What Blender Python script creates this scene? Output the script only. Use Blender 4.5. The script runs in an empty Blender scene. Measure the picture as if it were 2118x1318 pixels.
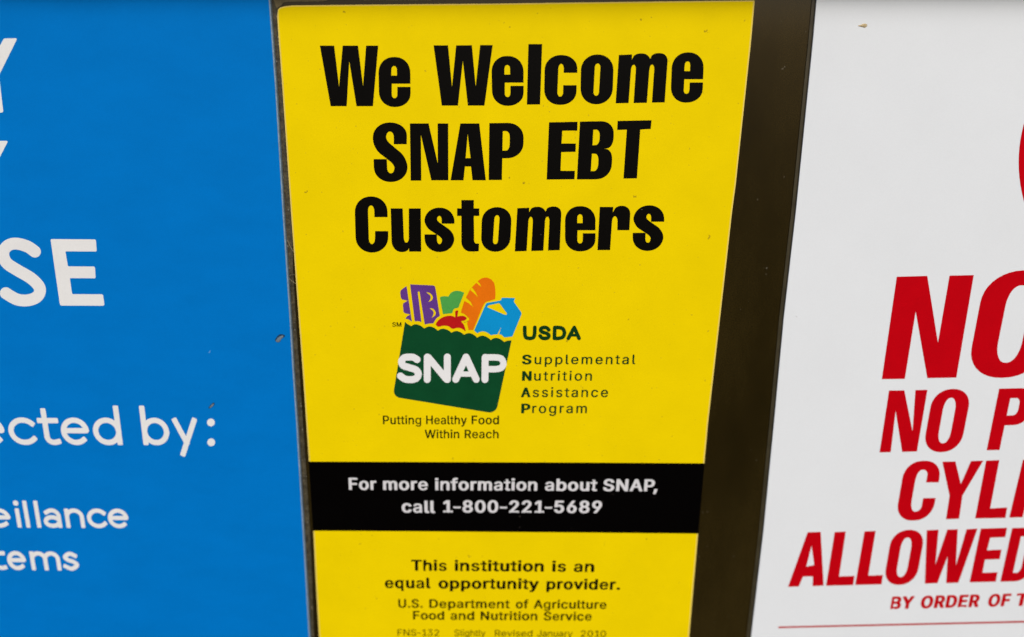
import bpy, bmesh, math, random
from mathutils import Vector
from mathutils.geometry import delaunay_2d_cdt
random.seed(7)
S = bpy.context.scene
COL = S.collection

# ---------------------------------------------------------------- camera
W, H, F = 2118.0, 1318.0, 1800.0          # photo size and focal length in its pixels
TILT = math.atan(F / 5621.0)              # the camera looks down a little
DIST = 0.345                              # metres to the glass along the axis
Z0 = 1.40
CT, ST = math.cos(TILT), math.sin(TILT)
CAM = Vector((0.0, -DIST * CT, Z0 + DIST * ST))
cd = bpy.data.cameras.new('camera')
cam = bpy.data.objects.new('camera', cd)
COL.objects.link(cam)
cam.location = CAM
cam.rotation_euler = (math.pi / 2 - TILT, 0, 0)
cd.sensor_width = 36.0
cd.lens = 36.0 * F / W
cd.clip_start, cd.clip_end = 0.005, 200.0
cd.dof.use_dof = True
cd.dof.focus_distance = 0.326
cd.dof.aperture_fstop = 5.0
S.camera = cam

# ---------------------------------------------------------------- light
wd = bpy.data.worlds.new('World')
S.world = wd
wd.use_nodes = True
nt = wd.node_tree
bg = nt.nodes['Background']
sky = nt.nodes.new('ShaderNodeTexSky')
sky.sky_type = 'NISHITA'
sky.sun_disc = False
SUN_EL, SUN_ROT = math.radians(42), math.radians(180 - 12)
sky.sun_elevation = SUN_EL
sky.sun_rotation = SUN_ROT
sky.air_density, sky.dust_density, sky.ozone_density = 1.0, 3.0, 0.6
nt.links.new(sky.outputs[0], bg.inputs[0])
bg.inputs[1].default_value = 0.07
sd = bpy.data.lights.new('sun', 'SUN')
sd.energy = 1.5
sd.angle = math.radians(40)
sd.color = (1.0, 0.98, 0.955)
sun = bpy.data.objects.new('sun', sd)
COL.objects.link(sun)
_d = Vector((math.sin(SUN_ROT) * math.cos(SUN_EL), math.cos(SUN_ROT) * math.cos(SUN_EL), math.sin(SUN_EL)))
sun.rotation_euler = _d.to_track_quat('Z', 'Y').to_euler()
sun.location = (0, -3, 4)
S.view_settings.view_transform = 'Standard'
S.view_settings.look = 'None'
S.view_settings.gamma = 1.0
S.view_settings.use_curve_mapping = False
S.view_settings.exposure = 0.52


# ---------------------------------------------------------------- helpers
def at(px, py, h=0.0):
    """point of the plane lying h metres in front of the glass"""
    x, y = (px - W / 2) / F, -(py - H / 2) / F
    d = Vector((x, y * ST + CT, y * CT - ST))
    t = (-h - CAM.y) / d.y
    return CAM + d * t


def up(px, py, h):
    """move h photo pixels up the wall from px, py (true vertical)"""
    s = (949.0 - px) / (6280.0 - py)
    return px - s * h, py - h


def fillet(pts, n=9):
    """polygon with rounded corners; vertex = (x,y) | (x,y,r) | (x,y,r_in,r_out)"""
    out = []
    m = len(pts)
    for i, p in enumerate(pts):
        if len(p) == 2:
            out.append((p[0], p[1]))
            continue
        r1 = p[2]
        r2 = p[3] if len(p) > 3 else p[2]
        a, b = pts[i - 1], pts[(i + 1) % m]
        la = math.hypot(a[0] - p[0], a[1] - p[1]) or 1e-6
        lb = math.hypot(b[0] - p[0], b[1] - p[1]) or 1e-6
        r1, r2 = min(r1, la * 0.995), min(r2, lb * 0.995)
        s = (p[0] + (a[0] - p[0]) * r1 / la, p[1] + (a[1] - p[1]) * r1 / la)
        e = (p[0] + (b[0] - p[0]) * r2 / lb, p[1] + (b[1] - p[1]) * r2 / lb)
        k = 0.42
        c1 = (p[0] + (s[0] - p[0]) * k, p[1] + (s[1] - p[1]) * k)
        c2 = (p[0] + (e[0] - p[0]) * k, p[1] + (e[1] - p[1]) * k)
        for j in range(n + 1):
            t = j / n
            u = 1 - t
            out.append((u**3 * s[0] + 3 * u * u * t * c1[0] + 3 * u * t * t * c2[0] + t**3 * e[0],
                        u**3 * s[1] + 3 * u * u * t * c1[1] + 3 * u * t * t * c2[1] + t**3 * e[1]))
    return clean(out)


def clean(p, eps=1e-5):
    o = []
    for q in p:
        if not o or math.hypot(q[0] - o[-1][0], q[1] - o[-1][1]) > eps:
            o.append((q[0], q[1]))
    if len(o) > 1 and math.hypot(o[0][0] - o[-1][0], o[0][1] - o[-1][1]) <= eps:
        o.pop()
    return o


def smooth(pts, n=8, closed=True):
    """Catmull-Rom through the points"""
    out = []
    m = len(pts)
    rng = range(m if closed else m - 1)
    for i in rng:
        g = (lambda k: pts[k % m]) if closed else (lambda k: pts[max(0, min(m - 1, k))])
        p0, p1, p2, p3 = g(i - 1), g(i), g(i + 1), g(i + 2)
        for j in range(n):
            t = j / n
            out.append(tuple(0.5 * (2 * p1[c] + (p2[c] - p0[c]) * t + (2 * p0[c] - 5 * p1[c] + 4 * p2[c] - p3[c]) * t * t
                                    + (3 * p1[c] - p0[c] - 3 * p2[c] + p3[c]) * t**3) for c in (0, 1)))
    if not closed:
        out.append(pts[-1])
    return out


def disc(c, r, n=20):
    return [(c[0] + r * math.cos(2 * math.pi * i / n), c[1] + r * math.sin(2 * math.pi * i / n)) for i in range(n)]


def stroke(pts, w, caps='round', nd=20):
    """a pen line of width w: overlapping convex pieces, united later"""
    out = []
    pts = clean(pts)
    for i in range(len(pts) - 1):
        (x0, y0), (x1, y1) = pts[i], pts[i + 1]
        l = math.hypot(x1 - x0, y1 - y0)
        nx, ny = -(y1 - y0) / l * w / 2, (x1 - x0) / l * w / 2
        out.append([(x0 + nx, y0 + ny), (x1 + nx, y1 + ny), (x1 - nx, y1 - ny), (x0 - nx, y0 - ny)])
    if caps == 'soft' and math.dist(pts[0], pts[-1]) > w * 0.05:   # square ends with a little rounding
        for (a, b) in ((pts[1], pts[0]), (pts[-2], pts[-1])):
            l = math.dist(a, b)
            dx, dy = (b[0] - a[0]) / l * w / 2, (b[1] - a[1]) / l * w / 2
            out.append([(b[0] - dy * s + dx * f, b[1] + dx * s + dy * f) for s, f in
                        ((-1, -0.2), (-1, 0.55), (-0.88, 0.82), (-0.6, 0.95), (0.6, 0.95), (0.88, 0.82), (1, 0.55), (1, -0.2))])
    k0, k1 = (0, len(pts)) if caps == 'round' else (1, len(pts) - 1)
    for i in range(k0, k1):
        out.append(disc(pts[i], w / 2, nd))
    return out


def tris(polys, holes=(), over=()):
    """union of polys minus holes, plus over -> 2D verts and triangles"""
    scale = 0.01
    V, FA = [], []
    for p in list(polys) + list(holes) + list(over):
        p = clean(p)
        if sum(p[i - 1][0] * p[i][1] - p[i][0] * p[i - 1][1] for i in range(len(p))) < 0:
            p = p[::-1]
        b = len(V)
        V += [Vector((q[0] * scale, q[1] * scale)) for q in p]
        FA.append(list(range(b, b + len(p))))
    nh = len(polys)
    no = nh + len(holes)
    vv, _, ff, _, _, of = delaunay_2d_cdt(V, [], FA, 1, 1e-7)
    keep = []
    for f, o in zip(ff, of):
        if any(k >= no for k in o) or (any(k < nh for k in o) and not any(nh <= k < no for k in o)):
            keep.append(f)
    return [(v.x / scale, v.y / scale) for v in vv], keep


class Ink:
    """flat printed or cut shapes gathered into one mesh"""
    def __init__(self, h):
        self.h, self.v, self.f = h, [], []

    def add(self, polys, holes=(), fn=None, over=()):
        vv, ff = tris(polys, holes, over)
        self.raw([(fn(*p) if fn else p) for p in vv], ff)

    def raw(self, vv, ff):
        b = len(self.v)
        self.v += [at(p[0], p[1], self.h) for p in vv]
        self.f += [[b + i for i in f] for f in ff]

    def build(self, name, mat, parent):
        return mesh(name, self.v, self.f, mat, parent)


def mesh(name, verts, faces, mat, parent=None, flip=True, shade=False):
    org = parent.matrix_world.translation.copy() if parent else Vector()
    if parent:
        p = parent
        org = Vector()
        while p:
            org += p.location
            p = p.parent
    me = bpy.data.meshes.new(name)
    bm = bmesh.new()
    bv = [bm.verts.new(v - org) for v in verts]
    for f in faces:
        try:
            bm.faces.new([bv[i] for i in f])
        except ValueError:
            pass
    bmesh.ops.delete(bm, geom=[v for v in bm.verts if not v.link_faces], context='VERTS')
    if flip:                                   # printed sheets face the viewer
        bm.normal_update()
        for f in bm.faces:
            if f.normal.y > 0:
                f.normal_flip()
    else:
        bmesh.ops.recalc_face_normals(bm, faces=bm.faces[:])
    for f in bm.faces:
        f.smooth = shade
    bm.to_mesh(me)
    bm.free()
    me.materials.append(mat)
    o = bpy.data.objects.new(name, me)
    COL.objects.link(o)
    if parent:
        o.parent = parent
    return o


def slab(name, outline, h0, h1, mat, parent=None, bevel=0.0):
    """a plate with the outline given in photo pixels, from h0 to h1 in front of the glass"""
    org = parent.location.copy() if parent else Vector()
    me = bpy.data.meshes.new(name)
    bm = bmesh.new()
    outline = clean(outline)
    fr = [bm.verts.new(at(p[0], p[1], h1) - org) for p in outline]
    bk = []
    for p in outline:
        q = at(p[0], p[1], h1)
        q.y = -h0
        bk.append(bm.verts.new(q - org))
    n = len(outline)
    top = bm.faces.new(fr)
    bm.faces.new(bk[::-1])
    for i in range(n):
        bm.faces.new([fr[i], bk[i], bk[(i + 1) % n], fr[(i + 1) % n]])
    bmesh.ops.recalc_face_normals(bm, faces=bm.faces[:])
    if bevel:
        bmesh.ops.bevel(bm, geom=list(top.edges), offset=bevel, segments=2, affect='EDGES', profile=0.5)
    bm.to_mesh(me)
    bm.free()
    me.materials.append(mat)
    o = bpy.data.objects.new(name, me)
    COL.objects.link(o)
    if parent:
        o.parent = parent
    return o


def thing(name, label, cat, p, h=0.0):
    o = bpy.data.objects.new(name, None)
    o.empty_display_size = 0.01
    COL.objects.link(o)
    o.location = at(p[0], p[1], h)
    o['label'], o['category'] = label, cat
    return o


def tag(o, label, cat, group=None):
    o['label'], o['category'] = label, cat
    if group:
        o['group'] = group
    return o


# ---------------------------------------------------------------- materials
def mat(name, col, rough=0.5, spec=0.3, mottle=0.04, mscale=60.0, specks=None, bump=0.0, bscale=900.0, metal=0.0,
        stretch=None):
    """printed / moulded surface: slight mottling, grain and scattered specks of dirt"""
    m = bpy.data.materials.new(name)
    m.use_nodes = True
    t = m.node_tree
    b = t.nodes['Principled BSDF']
    b.inputs['Roughness'].default_value = rough
    b.inputs['Specular IOR Level'].default_value = spec
    b.inputs['Metallic'].default_value = metal
    L = t.links.new
    g = t.nodes.new('ShaderNodeNewGeometry')
    pos = g.outputs['Position']
    if stretch:
        mp = t.nodes.new('ShaderNodeMapping')
        mp.inputs['Scale'].default_value = stretch
        L(pos, mp.inputs['Vector'])
        npos = mp.outputs['Vector']
    else:
        npos = pos
    n1 = t.nodes.new('ShaderNodeTexNoise')
    n1.inputs['Scale'].default_value = mscale
    n1.inputs['Detail'].default_value = 6.0
    n1.inputs['Roughness'].default_value = 0.62
    L(npos, n1.inputs['Vector'])
    mr = t.nodes.new('ShaderNodeMapRange')
    mr.inputs['From Min'].default_value, mr.inputs['From Max'].default_value = 0.3, 0.7
    mr.inputs['To Min'].default_value, mr.inputs['To Max'].default_value = 1 - mottle, 1 + mottle
    L(n1.outputs['Fac'], mr.inputs['Value'])
    n2 = t.nodes.new('ShaderNodeTexNoise')
    n2.inputs['Scale'].default_value = 2600.0
    n2.inputs['Detail'].default_value = 2.0
    L(pos, n2.inputs['Vector'])
    mr2 = t.nodes.new('ShaderNodeMapRange')
    mr2.inputs['From Min'].default_value, mr2.inputs['From Max'].default_value = 0.25, 0.75
    mr2.inputs['To Min'].default_value, mr2.inputs['To Max'].default_value = 1 - mottle * 0.9, 1 + mottle * 0.9
    L(n2.outputs['Fac'], mr2.inputs['Value'])
    mu = t.nodes.new('ShaderNodeMath')
    mu.operation = 'MULTIPLY'
    L(mr.outputs[0], mu.inputs[0])
    L(mr2.outputs[0], mu.inputs[1])
    vm = t.nodes.new('ShaderNodeVectorMath')
    vm.operation = 'SCALE'
    vm.inputs[0].default_value = col
    L(mu.outputs[0], vm.inputs['Scale'])
    out = vm.outputs[0]
    for (sc, rad, share, scol, amt) in (specks or []):
        # warped cells: a speck near the centre of some cells only
        wn = t.nodes.new('ShaderNodeTexNoise')
        wn.inputs['Scale'].default_value = sc * 5
        L(pos, wn.inputs['Vector'])
        ad = t.nodes.new('ShaderNodeVectorMath')
        ad.operation = 'MULTIPLY_ADD'
        ad.inputs[1].default_value = (0.5 / sc,) * 3
        L(wn.outputs['Color'], ad.inputs[0])
        L(pos, ad.inputs[2])
        v = t.nodes.new('ShaderNodeTexVoronoi')
        v.voronoi_dimensions = '3D'
        v.inputs['Scale'].default_value = sc
        L(ad.outputs[0], v.inputs['Vector'])
        sx = t.nodes.new('ShaderNodeSeparateColor')
        L(v.outputs['Color'], sx.inputs[0])
        lt = t.nodes.new('ShaderNodeMath')
        lt.operation = 'LESS_THAN'
        lt.inputs[1].default_value = share
        L(sx.outputs[0], lt.inputs[0])
        mrr = t.nodes.new('ShaderNodeMapRange')
        mrr.inputs['From Min'].default_value = rad * 0.6
        mrr.inputs['From Max'].default_value = rad
        mrr.inputs['To Min'].default_value = amt
        mrr.inputs['To Max'].default_value = 0.0
        L(v.outputs['Distance'], mrr.inputs['Value'])
        m2 = t.nodes.new('ShaderNodeMath')
        m2.operation = 'MULTIPLY'
        L(lt.outputs[0], m2.inputs[0])
        L(mrr.outputs[0], m2.inputs[1])
        mx = t.nodes.new('ShaderNodeMix')
        mx.data_type = 'RGBA'
        L(m2.outputs[0], mx.inputs[0])
        L(out, mx.inputs[6])
        mx.inputs[7].default_value = (*scol, 1)
        out = mx.outputs[2]
    L(out, b.inputs['Base Color'])
    if bump:
        nb = t.nodes.new('ShaderNodeTexNoise')
        nb.inputs['Scale'].default_value = bscale
        nb.inputs['Detail'].default_value = 4.0
        L(pos, nb.inputs['Vector'])
        bp = t.nodes.new('ShaderNodeBump')
        bp.inputs['Strength'].default_value = bump
        bp.inputs['Distance'].default_value = 0.0002
        L(nb.outputs['Fac'], bp.inputs['Height'])
        L(bp.outputs[0], b.inputs['Normal'])
    return m


DIRT = (0.12, 0.09, 0.02)
M_YEL = mat('yellow_print', (0.845, 0.628, 0.0002), 0.55, 0.03, 0.035, 45, bump=0.12,
            specks=[(170, 0.10, 0.16, (0.30, 0.20, 0.01), 0.75), (420, 0.13, 0.10, (0.28, 0.19, 0.02), 0.55), (900, 0.16, 0.05, (0.35, 0.25, 0.03), 0.5)])
M_RIM = mat('pale_paper_edge', (0.80, 0.62, 0.13), 0.6, 0.2, 0.05)
M_BLK = mat('black_print', (0.0022, 0.0018, 0.0014), 0.45, 0.06, 0.15, 60,
            specks=[(260, 0.07, 0.10, (0.16, 0.14, 0.11), 0.55)])
M_BAND = mat('black_band_print', (0.0010, 0.0007, 0.0007), 0.45, 0.03, 0.15, 60,
             specks=[(230, 0.07, 0.08, (0.12, 0.10, 0.09), 0.5)])
M_GRY = mat('grey_print', (0.66, 0.65, 0.665), 0.5, 0.15, 0.04)
M_BRN = mat('dark_olive_print', (0.022, 0.018, 0.001), 0.5, 0.04, 0.10)
M_GRN = mat('dark_green_print', (0.004, 0.060, 0.020), 0.5, 0.04, 0.10, 90)
M_GRT = mat('green_letter_print', (0.005, 0.040, 0.008), 0.5, 0.04, 0.08)
M_TXT = mat('green_black_print', (0.008, 0.016, 0.002), 0.5, 0.04, 0.08)
M_LGR = mat('leaf_green_print', (0.075, 0.36, 0.07), 0.5, 0.04, 0.07, 90)
M_PUR = mat('purple_print', (0.115, 0.04, 0.24), 0.5, 0.04, 0.09, 90)
M_ORG = mat('orange_print', (0.78, 0.165, 0.004), 0.5, 0.04, 0.06, 90)
M_RDA = mat('apple_red_print', (0.46, 0.010, 0.010), 0.5, 0.04, 0.08, 90)
M_CYN = mat('light_blue_print', (0.004, 0.28, 0.62), 0.5, 0.04, 0.05, 90)
M_LWH = mat('logo_white_print', (0.80, 0.80, 0.80), 0.5, 0.15, 0.03)
M_BLU = mat('blue_print', (0.0002, 0.170, 0.55), 0.5, 0.03, 0.045, 35, bump=0.06,
            specks=[(110, 0.045, 0.05, (0.25, 0.45, 0.7), 0.5)], stretch=(1, 1, 2.2))
M_BED = mat('blue_board_edge', (0.20, 0.29, 0.40), 0.45, 0.3, 0.25, 400)
M_BWH = mat('white_vinyl_letter', (0.78, 0.78, 0.77), 0.45, 0.2, 0.03)
M_WHT = mat('white_board', (0.758, 0.788, 0.812), 0.42, 0.12, 0.018, 25, bump=0.05,
            specks=[(150, 0.07, 0.09, (0.33, 0.31, 0.30), 0.55), (60, 0.05, 0.07, (0.45, 0.42, 0.36), 0.6)])
M_WED = mat('white_board_dark_edge', (0.018, 0.016, 0.010), 0.5, 0.3, 0.3, 300)
M_WFI = mat('clear_film_over_glass', (0.048, 0.040, 0.022), 0.35, 0.4, 0.25, 200)
M_RED = mat('red_print', (0.51, 0.0008, 0.0055), 0.45, 0.03, 0.05, 70)
M_RLN = mat('thin_red_print', (0.47, 0.05, 0.05), 0.45, 0.12, 0.05, 70)
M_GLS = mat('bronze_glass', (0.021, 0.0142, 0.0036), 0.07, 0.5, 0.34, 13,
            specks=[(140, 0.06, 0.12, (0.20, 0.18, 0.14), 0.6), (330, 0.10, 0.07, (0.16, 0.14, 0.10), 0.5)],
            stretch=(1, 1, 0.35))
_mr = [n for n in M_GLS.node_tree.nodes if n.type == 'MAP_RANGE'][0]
_mr.inputs['From Min'].default_value, _mr.inputs['From Max'].default_value = 0.40, 0.60  # broad mottle puts uneven reflection tones into the glass colour
M_DST = mat('dusty_film', (0.058, 0.048, 0.027), 0.6, 0.3, 0.7, 330,
            specks=[(800, 0.30, 0.22, (0.24, 0.22, 0.17), 0.75), (420, 0.14, 0.10, (0.30, 0.27, 0.2), 0.7)])
M_RFL = mat('painted_reflection', (0.15, 0.118, 0.058), 0.7, 0.2, 0.25, 200,
            specks=[(600, 0.16, 0.10, (0.33, 0.29, 0.2), 0.6)])
M_RAIL = mat('shade_rail_bronze', (0.10, 0.08, 0.05), 0.45, 0.5, 0.15, 60, metal=0.6)
M_CHP = mat('chip_grey', (0.15, 0.19, 0.23), 0.6, 0.1, 0.2, 900)
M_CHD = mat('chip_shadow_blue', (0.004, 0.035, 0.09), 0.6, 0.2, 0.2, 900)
M_TAN = mat('tan_dirt', (0.50, 0.39, 0.22), 0.8, 0.1, 0.25, 1500)
M_FIB = mat('pale_fibre', (0.42, 0.36, 0.22), 0.7, 0.2, 0.1)

# ---------------------------------------------------------------- glass and added rail
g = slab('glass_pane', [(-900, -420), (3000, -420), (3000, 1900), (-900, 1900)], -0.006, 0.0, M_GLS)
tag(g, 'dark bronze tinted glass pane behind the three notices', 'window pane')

# edges of the three notices, in photo pixels
BLUE_E = [(556, -160), (556.5, -20), (557, 0), (570, 180), (585.5, 440), (600, 660), (607, 780), (614, 880), (633, 1200), (639, 1305), (652, 1520)]
YL = [(573.5, 34), (575, 60), (584, 180), (602, 440), (618, 660), (627, 780), (639, 955), (648, 1098), (653, 1200), (659, 1305), (663, 1365)]
YR = [(1561, 1), (1554, 80), (1522, 380), (1514, 440), (1500.5, 560), (1464, 880), (1457, 958), (1444, 1104), (1426.5, 1305), (1422, 1358)]
YT = [(575, 20, ), (580, 15.5), (590, 13), (604, 11.5), (740, 10), (900, 8.6), (1000, 7.8), (1100, 6.6), (1200, 5.2), (1300, 4), (1430, 2.4)]
WHT_E = [(1706, -160), (1689, 0), (1682, 80), (1646, 440), (1621, 660), (1600.5, 880), (1579, 1100), (1555, 1305), (1531, 1520)]


def xat(line, y):
    for (x0, y0), (x1, y1) in zip(line, line[1:]):
        if y0 <= y <= y1:
            return x0 + (x1 - x0) * (y - y0) / (y1 - y0)
    return line[0][0] if y < line[0][1] else line[-1][0]


# dusty film strip in the gap between the blue board and the yellow notice
edge = [(x + 2, y) for x, y in BLUE_E[1:]]
inner = [(606, 560), (612, 660), (620, 780), (632, 955), (641, 1098), (645.5, 1200), (649, 1305), (655, 1420)]
film = slab('film_strip', edge[:9] + [(647, 1420)] + inner[::-1] + [(604, 430), (586, 180), (577, 52), (576, 16), (571, -20)],
            0.00002, 0.00022, M_DST)
tag(film, 'dusty clear film strip in the narrow gap beside the blue sign', 'film')
dst = Ink(0.00026)  # beige patches paint in the bright reflection on the glass
dst.add([smooth([(566, -20), (568, 4), (571, 14), (575, 15.5), (582, 11), (588, 5), (604, 3.6), (640, 3.2), (668, 2.5), (680, -2), (684, -20)], 5)])
dst.add([smooth([(738, -20), (742, -1), (790, 0.8), (860, 1.0), (900, -1.5), (905, -20)], 5)])
o = dst.build('reflection_streak', M_RFL, None)
tag(o, 'beige painted reflection of the glass along the top edge above the yellow notice', 'painted reflection')

# slim unseen rail, added just above the view to shade the top edge
rail = slab('shade_rail', [(-900, -330), (3000, -330), (3000, -45), (-900, -45)], 0.0, 0.0105, M_RAIL, None, bevel=0.0012)
tag(rail, 'unseen bronze metal rail added across the glass to shade the top of the notices', 'added rail')

# ---------------------------------------------------------------- blue sign
blue = thing('blue_sign', 'blue board with white rounded lettering left of the yellow notice', 'sign', (0, 1520))
HB = 0.0024
bo = [(-700, -160)] + BLUE_E + [(-700, 1520)]
slab('edge', [(x + (1.6 if x > 0 else 0), y) for x, y in bo], 0.0003, HB - 0.00012, M_BED, blue, bevel=0.0002)
slab('panel', [(x - (1.4 if x > 0 else 0), y) for x, y in bo], HB - 0.00010, HB, M_BLU, blue)
HI = HB + 0.00004


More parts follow.
